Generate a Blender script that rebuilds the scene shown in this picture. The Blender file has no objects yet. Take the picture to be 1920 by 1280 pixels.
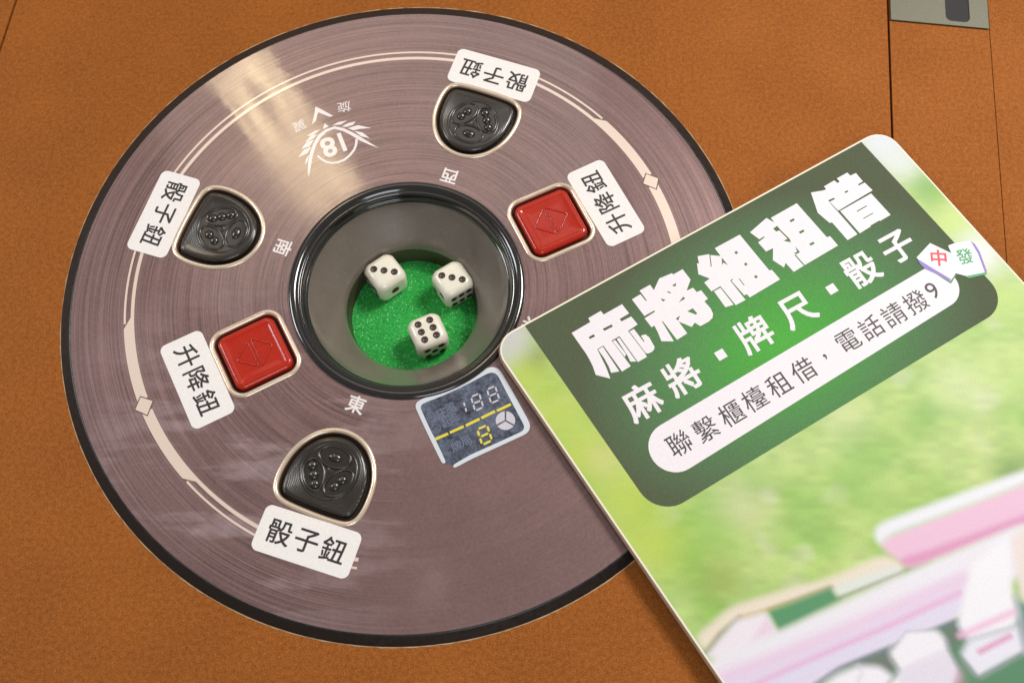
import bpy, bmesh, math, random
import numpy as np
from mathutils import Vector, Matrix

SC = bpy.context.scene
COL = SC.collection
random.seed(7)

# ------------------------------------------------------------------ camera
FPX = 1970.2
CAM = np.array([0.051942, -0.197333, 0.448044])
CM = np.array([[0.9999765, -0.0003404, 0.0068427],
               [0.0027679, 0.9336963, -0.3580553],
               [-0.0062672, 0.3580658, 0.9336753]])
cd = bpy.data.cameras.new('camera'); cam = bpy.data.objects.new('camera', cd); COL.objects.link(cam)
cd.sensor_width = 36.0; cd.lens = FPX / 1920 * 36; cd.clip_start = 0.02; cd.clip_end = 50
mw = Matrix.Identity(4)
for i in range(3):
    for j in range(3): mw[i][j] = CM[i][j]
    mw[i][3] = CAM[i]
cam.matrix_world = mw
cd.dof.use_dof = True; cd.dof.focus_distance = 0.485; cd.dof.aperture_fstop = 11
SC.camera = cam

# ------------------------------------------------------------------ light
w = bpy.data.worlds.new('World'); SC.world = w; w.use_nodes = True
w.node_tree.nodes['Background'].inputs[0].default_value = (1.0, 0.93, 0.86, 1)
w.node_tree.nodes['Background'].inputs[1].default_value = 0.25
SC.view_settings.view_transform = 'Standard'; SC.view_settings.look = 'None'
SC.view_settings.exposure = 0.0; SC.view_settings.gamma = 1.0
SC.view_settings.use_curve_mapping = False
SC.cycles.max_bounces = 6


def area(name, loc, target, size, power, col, size_y=None, roll=0.0):
    l = bpy.data.lights.new(name, 'AREA'); l.energy = power; l.color = col; l.size = size
    if size_y: l.shape = 'RECTANGLE'; l.size_y = size_y
    o = bpy.data.objects.new(name, l); COL.objects.link(o)
    d = Vector(target) - Vector(loc)
    o.matrix_world = Matrix.Translation(loc) @ d.to_track_quat('-Z', 'Y').to_matrix().to_4x4() @ Matrix.Rotation(roll, 4, 'Z')
    return o


area('key_lamp', (0.80, 0.55, 1.18), (0, 0, 0), 0.42, 19, (1.0, 0.96, 0.91))
area('ceiling_lamp', (-0.22, 0.98, 1.15), (0, 0.05, 0), 0.8, 1.8, (1.0, 0.90, 0.80))
area('window_light', (0.35, -1.15, 0.85), (0.05, 0, 0), 0.6, 5.5, (0.86, 0.93, 1.0))
area('side_lamp', (-1.05, 0.25, 0.85), (0, 0, 0), 0.4, 6.0, (0.92, 0.95, 1.0))
# the warm shaded lamp whose reflection lies across the glossy panel, upper left
wl = area('warm_lamp', (-0.338, 0.758, 1.080), (-0.0627, 0.083, 0.004), 0.11, 0.85, (1.0, 0.79, 0.46), 0.30, 0.0)
e1 = Vector((0.9422, 0.3336, 0.0318)); mz = Vector((-0.2118, 0.5192, 0.8280))
e1 = (e1 - mz * e1.dot(mz)).normalized(); e2 = mz.cross(e1)
ang = math.radians(-19)
ax = (e1 * math.cos(ang) - e2 * math.sin(ang)); ay = mz.cross(ax)
R = Matrix((ax, ay, mz)).transposed()
wl.matrix_world = Matrix.Translation((-0.338, 0.758, 1.080)) @ R.to_4x4()
wl.data.use_nodes = True
nt = wl.data.node_tree; em = nt.nodes['Emission']
geo = nt.nodes.new('ShaderNodeNewGeometry'); no = nt.nodes.new('ShaderNodeTexNoise')
no.inputs['Scale'].default_value = 5.0; no.inputs['Detail'].default_value = 3
nt.links.new(geo.outputs['Parametric'], no.inputs['Vector'])
mr = nt.nodes.new('ShaderNodeMapRange'); mr.inputs[1].default_value = 0.35; mr.inputs[2].default_value = 0.68
mr.inputs[3].default_value = 0.3; mr.inputs[4].default_value = 1.7
nt.links.new(no.outputs[0], mr.inputs[0]); nt.links.new(mr.outputs[0], em.inputs['Strength'])


# ------------------------------------------------------------------ helpers
def srgb(r, g, b):
    f = lambda c: (c / 12.92 if c <= 0.04045 else ((c + 0.055) / 1.055) ** 2.4)
    return (f(r / 255), f(g / 255), f(b / 255), 1.0)


NV = np.array([0, 0, 1.0])


def on_plane(uv, n, d0):
    """point of a surface (plane n.x = d0) measured at pixel uv of the 1920 px photograph"""
    d = CM @ np.array([(uv[0] - 960) / FPX, -(uv[1] - 640) / FPX, -1.0])
    return CAM + d * ((d0 - CAM @ n) / (d @ n))


def flat(uv, z=0.004):
    return on_plane(uv, NV, z)[:2]


def crop(x0, y0, s, pts):
    return [(x0 + p[0] / s, y0 + p[1] / s) for p in pts]


def prep(o, label=None, cat=None, group=None, kind=None):
    if label: o['label'] = label
    if cat: o['category'] = cat
    if group: o['group'] = group
    if kind: o['kind'] = kind
    return o


def link(name, me, mat=None, parent=None):
    o = bpy.data.objects.new(name, me); COL.objects.link(o)
    if mat is not None:
        for m in (mat if isinstance(mat, (list, tuple)) else [mat]): me.materials.append(m)
    if parent is not None: o.parent = parent
    return o


def empty(name, loc=(0, 0, 0), rz=0.0):
    o = bpy.data.objects.new(name, None); COL.objects.link(o)
    o.empty_display_size = 0.02
    o.location = loc; o.rotation_euler = (0, 0, rz)
    return o


def mesh_obj(name, verts, faces, mat, parent=None, smooth=False):
    me = bpy.data.meshes.new(name)
    me.from_pydata([tuple(map(float, v)) for v in verts], [], faces)
    me.update()
    if smooth:
        for p in me.polygons: p.use_smooth = True
    return link(name, me, mat, parent)


def smooth_by_angle(me, deg=35):
    bm = bmesh.new(); bm.from_mesh(me)
    for f in bm.faces: f.smooth = True
    for e in bm.edges:
        if len(e.link_faces) == 2 and e.calc_face_angle(0) > math.radians(deg): e.smooth = False
    bm.to_mesh(me); bm.free()


def fill_loops(loops, z, extrude=0.0):
    """2D outlines (first ones outer, inner ones holes) -> filled mesh at height z"""
    cu = bpy.data.curves.new('tmp', 'CURVE'); cu.dimensions = '2D'; cu.fill_mode = 'BOTH'
    cu.extrude = extrude
    for lp in loops:
        s = cu.splines.new('POLY'); s.points.add(len(lp) - 1)
        for i, p in enumerate(lp): s.points[i].co = (p[0], p[1], 0, 1)
        s.use_cyclic_u = True
    o = bpy.data.objects.new('tmp', cu); COL.objects.link(o)
    bpy.context.view_layer.update()
    me = bpy.data.meshes.new_from_object(o.evaluated_get(bpy.context.evaluated_depsgraph_get()))
    bpy.data.objects.remove(o); bpy.data.curves.remove(cu)
    for v in me.vertices: v.co.z += z
    return me


def text_mesh(s, offset=0.0):
    cu = bpy.data.curves.new('tmp', 'FONT'); cu.body = s; cu.offset = offset; cu.resolution_u = 4
    cu.align_x = 'CENTER'
    o = bpy.data.objects.new('tmp', cu); COL.objects.link(o)
    bpy.context.view_layer.update()
    me = bpy.data.meshes.new_from_object(o.evaluated_get(bpy.context.evaluated_depsgraph_get()))
    bpy.data.objects.remove(o); bpy.data.curves.remove(cu)
    return me


def outline_loops(me):
    """directed boundary loops of a filled glyph"""
    ec = {}
    for p in me.polygons:
        vs = list(p.vertices)
        for i in range(len(vs)): ec.setdefault(frozenset((vs[i], vs[i - 1])), []).append((vs[i - 1], vs[i]))
    nx = {}
    for k, v in ec.items():
        if len(v) == 1: nx.setdefault(v[0][0], []).append(v[0][1])
    co = np.array([v.co[:2] for v in me.vertices]); loops = []
    while nx:
        st = next(iter(nx)); lp = [st]; cur = st
        while True:
            t = nx[cur].pop()
            if not nx[cur]: del nx[cur]
            if t == st or t not in nx: break
            lp.append(t); cur = t
        loops.append(co[lp])
    return loops


def bolden(me, d, n=190):
    """heavier cut of a glyph: every stroke grown by d on all sides (square pen), traced again as outlines"""
    if d < 0.01: return np.array([v.co[:] for v in me.vertices]), [list(p.vertices) for p in me.polygons]
    loops = outline_loops(me)
    allp = np.concatenate(loops); lo, hi = allp.min(0) - d - 0.03, allp.max(0) + d + 0.03
    h = max(hi - lo) / n; gx = np.arange(lo[0], hi[0] + h, h); gy = np.arange(lo[1], hi[1] + h, h)
    X_, Y_ = np.meshgrid(gx, gy); P = np.stack([X_.ravel(), Y_.ravel()], 1); ins = np.zeros(len(P), bool); smp = []
    for lp in loops:
        for k in range(len(lp)):
            a, e = lp[k], lp[(k + 1) % len(lp)]
            if a[1] != e[1]:
                ins ^= ((a[1] > P[:, 1]) != (e[1] > P[:, 1])) & (P[:, 0] < (e[0] - a[0]) * (P[:, 1] - a[1]) / (e[1] - a[1]) + a[0])
            m = max(1, int(np.linalg.norm(e - a) / 0.005)); smp.append(a + (e - a) * np.linspace(0, 1, m, endpoint=False)[:, None])
    smp = np.concatenate(smp).astype(np.float32); D = np.full(len(P), 9.0, np.float32); Pf = P.astype(np.float32)
    for k in range(0, len(smp), 24):
        q = smp[k:k + 24]
        D = np.minimum(D, np.maximum(np.abs(Pf[:, None, 0] - q[None, :, 0]), np.abs(Pf[:, None, 1] - q[None, :, 1])).min(1))
    Fd = np.where(ins, -D, D).astype(float).reshape(X_.shape) - d
    # marching squares
    ny, nx_ = Fd.shape; seg = {}; pos = {}
    def ipt(a, b_):
        key = (a, b_) if a < b_ else (b_, a)
        if key not in pos:
            fa, fb = Fd[key[0]], Fd[key[1]]; t = fa / (fa - fb)
            pa = np.array([gx[key[0][1]], gy[key[0][0]]]); pb = np.array([gx[key[1][1]], gy[key[1][0]]]); pos[key] = pa + (pb - pa) * t
        return key
    S = Fd < 0
    mix = S[:-1, :-1].astype(int) + S[:-1, 1:] + S[1:, 1:] + S[1:, :-1]
    for r, c in zip(*np.where((mix > 0) & (mix < 4))):
        cs = [(r, c), (r, c + 1), (r + 1, c + 1), (r + 1, c)]; ins4 = [S[q] for q in cs]; outs, ens = [], []
        for k in range(4):
            a, b_ = cs[k], cs[(k + 1) % 4]
            if ins4[k] and not ins4[(k + 1) % 4]: outs.append((k, ipt(a, b_)))
            elif ins4[(k + 1) % 4] and not ins4[k]: ens.append((k, ipt(a, b_)))
        # keep the inside on the left hand
        for k, o_ in outs:
            e_ = min(ens, key=lambda q: (q[0] - k) % 4); seg[o_] = e_[1]
    out = []
    while seg:
        st = next(iter(seg)); lp = []; cur = st
        while cur in seg: lp.append(pos[cur]); cur = seg.pop(cur)
        if len(lp) > 7: out.append(lp)
    if not out: return bolden(me, 0)
    # thin out the points on straight runs, never further than a tenth of a cell from the traced line
    def thin(Q):
        keep = [0]; k = 0
        while k < len(Q) - 1:
            best = k + 1
            for e in range(k + 2, min(k + 60, len(Q))):
                ab = Q[e] - Q[k]; l = np.linalg.norm(ab) + 1e-12; w_ = Q[k + 1:e] - Q[k]
                if np.abs(ab[0] * w_[:, 1] - ab[1] * w_[:, 0]).max() / l > 0.12 * h: break
                best = e
            keep.append(best); k = best
        return Q[keep[:-1]] if len(keep) > 4 else Q
    cl = [thin(np.array(lp + [lp[0]])).tolist() for lp in out]
    m2 = fill_loops(cl, 0.0)
    r_ = np.array([v.co[:] for v in m2.vertices]), [list(p.vertices) for p in m2.polygons]
    bpy.data.meshes.remove(m2)
    return r_


def glyphs(name, items, z, mat, parent, offset=0.0):
    """items: (char, x, y, size, angle, stretch_y); every glyph centred on its point; one mesh"""
    V, F = [], []
    for it in items:
        ch, x, y, size, a = it[:5]; sx = it[5] if len(it) > 5 else 1.0
        me = text_mesh(ch)
        co, fc = bolden(me, offset)
        c = (co.max(0) + co.min(0)) / 2
        zz = co[:, 2].copy()
        co = (co - c) * size; co[:, 0] *= sx
        ca, sa = math.cos(a), math.sin(a)
        b = len(V)
        for q, zq in zip(co, zz): V.append((x + q[0] * ca - q[1] * sa, y + q[0] * sa + q[1] * ca, z))
        for p in fc: F.append([b + i for i in p])
        bpy.data.meshes.remove(me)
    return mesh_obj(name, V, F, mat, parent)


def polys(name, plist, z, mat, parent, thick=0.0):
    """several flat outlines as one printed mark"""
    V, F = [], []
    for p in plist:
        me = fill_loops([p], z)
        b = len(V)
        V += [tuple(v.co) for v in me.vertices]; F += [[b + i for i in q.vertices] for q in me.polygons]
        bpy.data.meshes.remove(me)
    return mesh_obj(name, V, F, mat, parent)


def circle(r, n=96, c=(0, 0), a0=0.0, a1=2 * math.pi, endpoint=False):
    m = n if not endpoint else n - 1
    return [(c[0] + r * math.cos(a0 + (a1 - a0) * i / m), c[1] + r * math.sin(a0 + (a1 - a0) * i / m)) for i in range(n)]


def arc_band(r0, r1, d0, d1, n=120):
    a0, a1 = math.radians(d0), math.radians(d1)
    return circle(r1, n, (0, 0), a0, a1, True) + circle(r0, n, (0, 0), a1, a0, True)


def rounded(pts, rad, n=8):
    """round the corners of a convex polygon"""
    out = []; P = [np.array(p, float) for p in pts]; N = len(P)
    rads = rad if isinstance(rad, (list, tuple)) else [rad] * N
    for i in range(N):
        p, a, b = P[i], P[i - 1], P[(i + 1) % N]
        r = rads[i]
        u = (a - p) / np.linalg.norm(a - p); v = (b - p) / np.linalg.norm(b - p)
        th = math.acos(max(-1, min(1, float(u @ v))))
        if r <= 0: out.append(tuple(p)); continue
        t = r / math.tan(th / 2); c = p + (u + v) / np.linalg.norm(u + v) * (r / math.sin(th / 2))
        s, e = p + u * t, p + v * t
        a0 = math.atan2(*(s - c)[::-1]); a1 = math.atan2(*(e - c)[::-1])
        da = (a1 - a0 + math.pi) % (2 * math.pi) - math.pi
        for k in range(n + 1):
            q = a0 + da * k / n; out.append((c[0] + r * math.cos(q), c[1] + r * math.sin(q)))
    return out


def inset(loop, d):
    """offset a smooth closed CCW outline inwards by d"""
    P = np.array(loop, float); A = np.roll(P, 1, 0); B = np.roll(P, -1, 0)
    t = B - A; t /= np.linalg.norm(t, axis=1)[:, None]
    return P + np.stack([-t[:, 1], t[:, 0]], 1) * d


def resample(loop, n):
    P = np.array(list(loop) + [loop[0]], float)
    s = np.concatenate([[0], np.cumsum(np.linalg.norm(np.diff(P, axis=0), axis=1))])
    q = np.linspace(0, s[-1], n, endpoint=False)
    return np.stack([np.interp(q, s, P[:, 0]), np.interp(q, s, P[:, 1])], 1)


def blur_loop(P, k):
    for _ in range(k): P = (np.roll(P, 1, 0) + 2 * P + np.roll(P, -1, 0)) / 4
    return P


def loft(name, rings, mat, parent, cap=False, smooth=True):
    """rings: list of (Nx2 array, z) from outside in"""
    V, F = [], []; n = len(rings[0][0])
    for lp, z in rings: V += [(p[0], p[1], z) for p in lp]
    for k in range(len(rings) - 1):
        for i in range(n):
            j = (i + 1) % n
            F.append((k * n + i, k * n + j, (k + 1) * n + j, (k + 1) * n + i))
    if cap: F.append(tuple(range((len(rings) - 1) * n, len(rings) * n)))
    o = mesh_obj(name, V, F, mat, parent, smooth)
    return o


def lathe(name, prof, mat, parent, n=160, smooth=True):
    rings = [(np.array(circle(r, n)), z) for r, z in prof]
    return loft(name, rings, mat, parent, False, smooth)


def tube(path, r, closed=True, n=6):
    """small round ridge along a 3D path -> verts, faces"""
    V, F = [], []; P = [np.array(p, float) for p in path]; N = len(P)
    for i in range(N):
        a = P[i - 1] if (closed or i > 0) else P[i]; b = P[(i + 1) % N] if (closed or i < N - 1) else P[i]
        t = (b - a) / (np.linalg.norm(b - a) + 1e-12); s = np.cross(t, [0, 0, 1]); s /= (np.linalg.norm(s) + 1e-12); u = np.cross(s, t)
        for k in range(n):
            q = 2 * math.pi * k / n; V.append(P[i] + r * (math.cos(q) * s + math.sin(q) * u))
    for i in range(N if closed else N - 1):
        j = (i + 1) % N
        for k in range(n): F.append((i * n + k, i * n + (k + 1) % n, j * n + (k + 1) % n, j * n + k))
    return V, F


class MB:
    def __init__(s): s.V, s.F = [], []
    def add(s, VF):
        b = len(s.V); s.V += list(VF[0]); s.F += [tuple(b + i for i in f) for f in VF[1]]; return s


def dome(c, rx, ry, h, a=0.0, n=16, m=5):
    V, F = [], []
    for k in range(m):
        t = (k / (m - 1)) * math.pi / 2
        for i in range(n):
            q = 2 * math.pi * i / n; x, y = rx * math.cos(t) * math.cos(q), ry * math.cos(t) * math.sin(q)
            V.append((c[0] + x * math.cos(a) - y * math.sin(a), c[1] + x * math.sin(a) + y * math.cos(a), c[2] + h * math.sin(t)))
    for k in range(m - 1):
        for i in range(n):
            j = (i + 1) % n; F.append((k * n + i, k * n + j, (k + 1) * n + j, (k + 1) * n + i))
    return V, F


# ------------------------------------------------------------------ materials
def pmat(name, color, rough=0.5, metal=0.0, coat=0.0, coat_rough=0.1, spec=0.5, **kw):
    m = bpy.data.materials.new(name); m.use_nodes = True
    b = m.node_tree.nodes['Principled BSDF']
    b.inputs['Base Color'].default_value = color if len(color) == 4 else (*color, 1)
    b.inputs['Roughness'].default_value = rough; b.inputs['Metallic'].default_value = metal
    b.inputs['Coat Weight'].default_value = coat; b.inputs['Coat Roughness'].default_value = coat_rough
    b.inputs['Specular IOR Level'].default_value = spec
    for k, v in kw.items(): b.inputs[k.replace('_', ' ')].default_value = v
    return m


def N(m, t, **ins):
    n = m.node_tree.nodes.new(t)
    for k, v in ins.items():
        n.inputs[k].default_value = v
    return n


def L(m, a, b): m.node_tree.links.new(a, b)


def mth(m, op, a, b=None, c=None):
    n = m.node_tree.nodes.new('ShaderNodeMath'); n.operation = op
    for i, v in enumerate((a, b, c)):
        if v is None: continue
        if isinstance(v, (int, float)): n.inputs[i].default_value = v
        else: L(m, v, n.inputs[i])
    return n.outputs[0]


def mixc(m, fac, a, b, mode='MIX'):
    n = m.node_tree.nodes.new('ShaderNodeMix'); n.data_type = 'RGBA'; n.blend_type = mode
    for i, v in ((0, fac), (6, a), (7, b)):
        if isinstance(v, (int, float)): n.inputs[i].default_value = v
        elif isinstance(v, tuple): n.inputs[i].default_value = v
        else: L(m, v, n.inputs[i])
    return n.outputs[2]


def rng(m, v, a, b, c, d):
    n = N(m, 'ShaderNodeMapRange'); L(m, v, n.inputs[0])
    for i, x in enumerate((a, b, c, d)): n.inputs[i + 1].default_value = x
    return n.outputs[0]


def noise(m, scale, detail=2.0, vec=None, rough=0.5, out=0):
    n = N(m, 'ShaderNodeTexNoise', Scale=scale, Detail=detail, Roughness=rough)
    if vec is None:
        tc = N(m, 'ShaderNodeTexCoord'); vec = tc.outputs['Object']
    L(m, vec, n.inputs['Vector'])
    return n.outputs[out]


def bump(m, h, strength, dist):
    n = N(m, 'ShaderNodeBump'); n.inputs['Strength'].default_value = strength; n.inputs['Distance'].default_value = dist
    L(m, h, n.inputs['Height']); return n.outputs[0]


def bsdf(m): return m.node_tree.nodes['Principled BSDF']


# tan microsuede of the table top
felt = pmat('tan_suede', (0.4, 0.13, 0.02), 0.6, metal=0.28, spec=0.15)
b = bsdf(felt)
n1 = noise(felt, 2000, 2.0, rough=0.7); n2 = noise(felt, 520, 3.0); n3 = noise(felt, 22, 3.0); n4 = noise(felt, 2600, 0.0)
f1 = rng(felt, n1, 0.3, 0.7, -0.55, 0.55); f2 = rng(felt, n2, 0.3, 0.7, -0.22, 0.22); f3 = rng(felt, n3, 0.3, 0.7, -0.10, 0.10)
tot = mth(felt, 'ADD', mth(felt, 'ADD', f1, f2), mth(felt, 'ADD', f3, 0.5))
c = mixc(felt, tot, srgb(114, 62, 22), srgb(166, 98, 38))
fl = rng(felt, n4, 0.74, 0.80, 0.0, 0.5)
c = mixc(felt, fl, c, srgb(225, 160, 95))
L(felt, c, b.inputs['Base Color'])
b.inputs['Sheen Weight'].default_value = 0.12; b.inputs['Sheen Roughness'].default_value = 0.5
b.inputs['Sheen Tint'].default_value = srgb(240, 160, 80)
L(felt, bump(felt, mth(felt, 'ADD', n1, n2), 0.35, 0.0006), b.inputs['Normal'])

dark = pmat('dark_gap', (0.01, 0.009, 0.008), 0.8)
cream_edge = pmat('cream_cut_edge', srgb(196, 172, 136), 0.8)

# brushed brown panel under a glossy clear face
panel = pmat('brushed_brown_panel', srgb(140, 112, 106), 0.38, 0.35, coat=1.0, coat_rough=0.05)
b = bsdf(panel)
geo = N(panel, 'ShaderNodeTexCoord'); sep = N(panel, 'ShaderNodeSeparateXYZ'); L(panel, geo.outputs['Object'], sep.inputs[0])
X, Y = sep.outputs[0], sep.outputs[1]
rad = mth(panel, 'SQRT', mth(panel, 'ADD', mth(panel, 'MULTIPLY', X, X), mth(panel, 'MULTIPLY', Y, Y)))
th = mth(panel, 'ARCTAN2', Y, X)
def polar(kr, ka, off):
    cb = N(panel, 'ShaderNodeCombineXYZ')
    # cos / sin of the angle keep the streaks seamless all the way round
    L(panel, mth(panel, 'MULTIPLY', mth(panel, 'COSINE', th), ka), cb.inputs[1])
    L(panel, mth(panel, 'MULTIPLY', mth(panel, 'SINE', th), ka), cb.inputs[2])
    L(panel, mth(panel, 'ADD', mth(panel, 'MULTIPLY', rad, kr), off), cb.inputs[0])
    return cb.outputs[0]
s1 = noise(panel, 1.0, 4.0, polar(1150, 0.9, 0.0), 0.7)
s2 = noise(panel, 1.0, 2.0, polar(260, 1.5, 7.0), 0.6)
s3 = noise(panel, 1.0, 2.0, polar(1700, 1.3, 3.0), 0.6)
st = mth(panel, 'ADD', rng(panel, s1, 0.3, 0.7, -0.42, 0.42), mth(panel, 'ADD', rng(panel, s2, 0.3, 0.7, -0.13, 0.13), rng(panel, s3, 0.3, 0.7, -0.5, 0.5)))
# the lower right sector is worn plain: no brushing left there
sec = mth(panel, 'MULTIPLY', rng(panel, th, -1.95, -1.5, 0.0, 1.0), rng(panel, th, -0.95, -0.7, 1.0, 0.0))
keep = mth(panel, 'SUBTRACT', 1.0, mth(panel, 'MULTIPLY', sec, 0.85))
st = mth(panel, 'MULTIPLY', st, keep)
grain = noise(panel, 900, 2.0, rough=0.7); blot = noise(panel, 28, 4.0, rough=0.6)
st = mth(panel, 'ADD', st, rng(panel, grain, 0.3, 0.7, -0.2, 0.2))
st = mth(panel, 'ADD', st, rng(panel, blot, 0.3, 0.7, -0.12, 0.12))
base = mixc(panel, mth(panel, 'ADD', mth(panel, 'MULTIPLY', st, 0.56), 0.5), srgb(82, 60, 60), srgb(148, 116, 114))
# dried wiping smears on the face, with streaky window reflections painted into its colour
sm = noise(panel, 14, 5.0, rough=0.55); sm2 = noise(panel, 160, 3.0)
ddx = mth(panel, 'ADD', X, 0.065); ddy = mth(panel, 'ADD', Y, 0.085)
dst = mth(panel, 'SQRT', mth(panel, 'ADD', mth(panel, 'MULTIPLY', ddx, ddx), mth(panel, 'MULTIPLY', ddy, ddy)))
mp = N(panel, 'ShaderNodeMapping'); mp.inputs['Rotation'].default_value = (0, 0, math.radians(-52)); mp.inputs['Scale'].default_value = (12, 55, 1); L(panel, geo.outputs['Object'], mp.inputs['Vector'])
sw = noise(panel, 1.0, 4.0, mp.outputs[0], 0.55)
wipe_glint = mth(panel, 'MULTIPLY', rng(panel, dst, 0.03, 0.10, 1.0, 0.0), rng(panel, sw, 0.51, 0.57, 0.0, 0.36))
smf = mth(panel, 'MULTIPLY', mth(panel, 'MAXIMUM', rng(panel, sm, 0.58, 0.72, 0.0, 0.16), wipe_glint), rng(panel, sm2, 0.3, 0.7, 0.45, 1.0))
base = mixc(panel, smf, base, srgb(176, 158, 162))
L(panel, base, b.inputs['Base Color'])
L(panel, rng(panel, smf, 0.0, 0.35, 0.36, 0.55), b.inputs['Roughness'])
L(panel, bump(panel, s1, 0.06, 0.0004), b.inputs['Normal'])
cn = noise(panel, 60, 3.0)
L(panel, bump(panel, mth(panel, 'ADD', cn, mth(panel, 'MULTIPLY', s1, 0.3)), 0.05, 0.0008), b.inputs['Coat Normal'])
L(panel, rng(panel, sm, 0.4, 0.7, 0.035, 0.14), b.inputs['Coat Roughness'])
b.inputs['Coat IOR'].default_value = 1.6

print_line = pmat('champagne_print', srgb(218, 198, 184), 0.4, 0.2, coat=1.0, coat_rough=0.08)
bsdf(print_line).inputs['Coat IOR'].default_value = 1.6
print_outline = pmat('brown_print', srgb(96, 72, 62), 0.5)
print_white = pmat('white_print', srgb(222, 214, 212), 0.45, coat=0.6, coat_rough=0.1)
ring_black = pmat('black_ring', (0.005, 0.005, 0.005), 0.34, coat=0.2, coat_rough=0.2)
gn = noise(ring_black, 400, 3.0)
L(ring_black, rng(ring_black, gn, 0.3, 0.7, 0.22, 0.5), bsdf(ring_black).inputs['Roughness'])
gloss_black = pmat('glossy_black_rim', (0.010, 0.009, 0.009), 0.16, coat=1.0, coat_rough=0.06)
gn = noise(gloss_black, 300, 3.0)
L(gloss_black, rng(gloss_black, gn, 0.3, 0.75, 0.12, 0.2), bsdf(gloss_black).inputs['Roughness'])

bowl = pmat('smoky_bowl', srgb(108, 100, 92), 0.35, coat=1.0, coat_rough=0.16, Coat_IOR=1.5)
b = bsdf(bowl)
bn = noise(bowl, 60, 5.0, rough=0.6); bn2 = noise(bowl, 900, 2.0, rough=0.7)
tc = N(bowl, 'ShaderNodeTexCoord'); vor = N(bowl, 'ShaderNodeTexVoronoi', Scale=260.0); L(bowl, tc.outputs['Object'], vor.inputs['Vector'])
c = mixc(bowl, mth(bowl, 'ADD', mth(bowl, 'MULTIPLY', bn, 0.6), mth(bowl, 'MULTIPLY', bn2, 0.4)), srgb(86, 78, 69), srgb(124, 114, 104))
c = mixc(bowl, rng(bowl, vor.outputs['Distance'], 0.05, 0.12, 0.25, 0.0), c, srgb(190, 180, 160))
L(bowl, c, b.inputs['Base Color'])
L(bowl, rng(bowl, bn, 0.3, 0.7, 0.25, 0.5), b.inputs['Roughness'])

lower_dark = pmat('dark_lower_bowl', srgb(62, 54, 42), 0.4)
green = pmat('green_flock', srgb(20, 120, 40), 0.8, spec=0.4)
b = bsdf(green)
g1 = noise(green, 2300, 2.0, rough=0.7); g2 = noise(green, 700, 3.0, rough=0.7)
c = mixc(green, rng(green, mth(green, 'ADD', g1, g2), 0.7, 1.3, 0, 1), srgb(16, 124, 38), srgb(66, 215, 98))
vor = N(green, 'ShaderNodeTexVoronoi', Scale=1000.0); tc = N(green, 'ShaderNodeTexCoord'); L(green, tc.outputs['Object'], vor.inputs['Vector'])
sc = N(green, 'ShaderNodeSeparateColor'); L(green, vor.outputs['Color'], sc.inputs[0])
spk = mth(green, 'MULTIPLY', rng(green, sc.outputs[0], 0.72, 0.85, 0, 0.85), rng(green, vor.outputs['Distance'], 0.25, 0.5, 1, 0))
c = mixc(green, spk, c, srgb(150, 235, 160))
L(green, c, b.inputs['Base Color'])
L(green, bump(green, mth(green, 'ADD', g1, g2), 0.8, 0.0008), b.inputs['Normal'])

chrome = pmat('champagne_metal', srgb(228, 208, 186), 0.3, 0.6)
cn = noise(chrome, 160, 3.0); L(chrome, rng(chrome, cn, 0.3, 0.7, 0.24, 0.34), bsdf(chrome).inputs['Roughness'])
cap_black = pmat('black_button_plastic', (0.016, 0.012, 0.009), 0.3, coat=0.7, coat_rough=0.12)
b = bsdf(cap_black)
tc = N(cap_black, 'ShaderNodeTexCoord'); sp = N(cap_black, 'ShaderNodeSeparateXYZ'); L(cap_black, tc.outputs['Object'], sp.inputs[0])
dx = mth(cap_black, 'ADD', sp.outputs[0], 0.0); dy = mth(cap_black, 'ADD', sp.outputs[1], 0.092)
rr = mth(cap_black, 'SQRT', mth(cap_black, 'ADD', mth(cap_black, 'MULTIPLY', dx, dx), mth(cap_black, 'MULTIPLY', dy, dy)))
wv = mth(cap_black, 'MULTIPLY', mth(cap_black, 'SINE', mth(cap_black, 'MULTIPLY', rr, 2 * math.pi / 0.00075)), rng(cap_black, rr, 0.0125, 0.0135, 0.0, 1.0))
gn = noise(cap_black, 900, 2.0)
L(cap_black, bump(cap_black, mth(cap_black, 'ADD', wv, mth(cap_black, 'MULTIPLY', gn, 0.4)), 0.5, 0.00011), b.inputs['Normal'])
cap_red = pmat('red_button_plastic', srgb(176, 24, 8), 0.4, coat=0.7, coat_rough=0.08, spec=0.2, Subsurface_Weight=0.15, Subsurface_Scale=0.004)
b = bsdf(cap_red); gn = noise(cap_red, 1100, 2.0, rough=0.7); gm = noise(cap_red, 120, 3.0)
c = mixc(cap_red, mth(cap_red, 'ADD', mth(cap_red, 'MULTIPLY', gn, 0.6), mth(cap_red, 'MULTIPLY', gm, 0.4)), srgb(142, 14, 0), srgb(188, 38, 6))
L(cap_red, c, b.inputs['Base Color'])
wall_metal = pmat('brown_inner_wall', srgb(120, 92, 74), 0.28, 0.8)
well_dark = pmat('dark_well', (0.018, 0.013, 0.011), 0.5)

paper = pmat('white_label', srgb(226, 221, 218), 0.42, spec=0.4)
pn = noise(paper, 800, 2.0); L(paper, mixc(paper, pn, srgb(216, 211, 208), srgb(232, 228, 225)), bsdf(paper).inputs['Base Color'])
ink = pmat('black_ink', srgb(40, 34, 32), 0.5)

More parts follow.
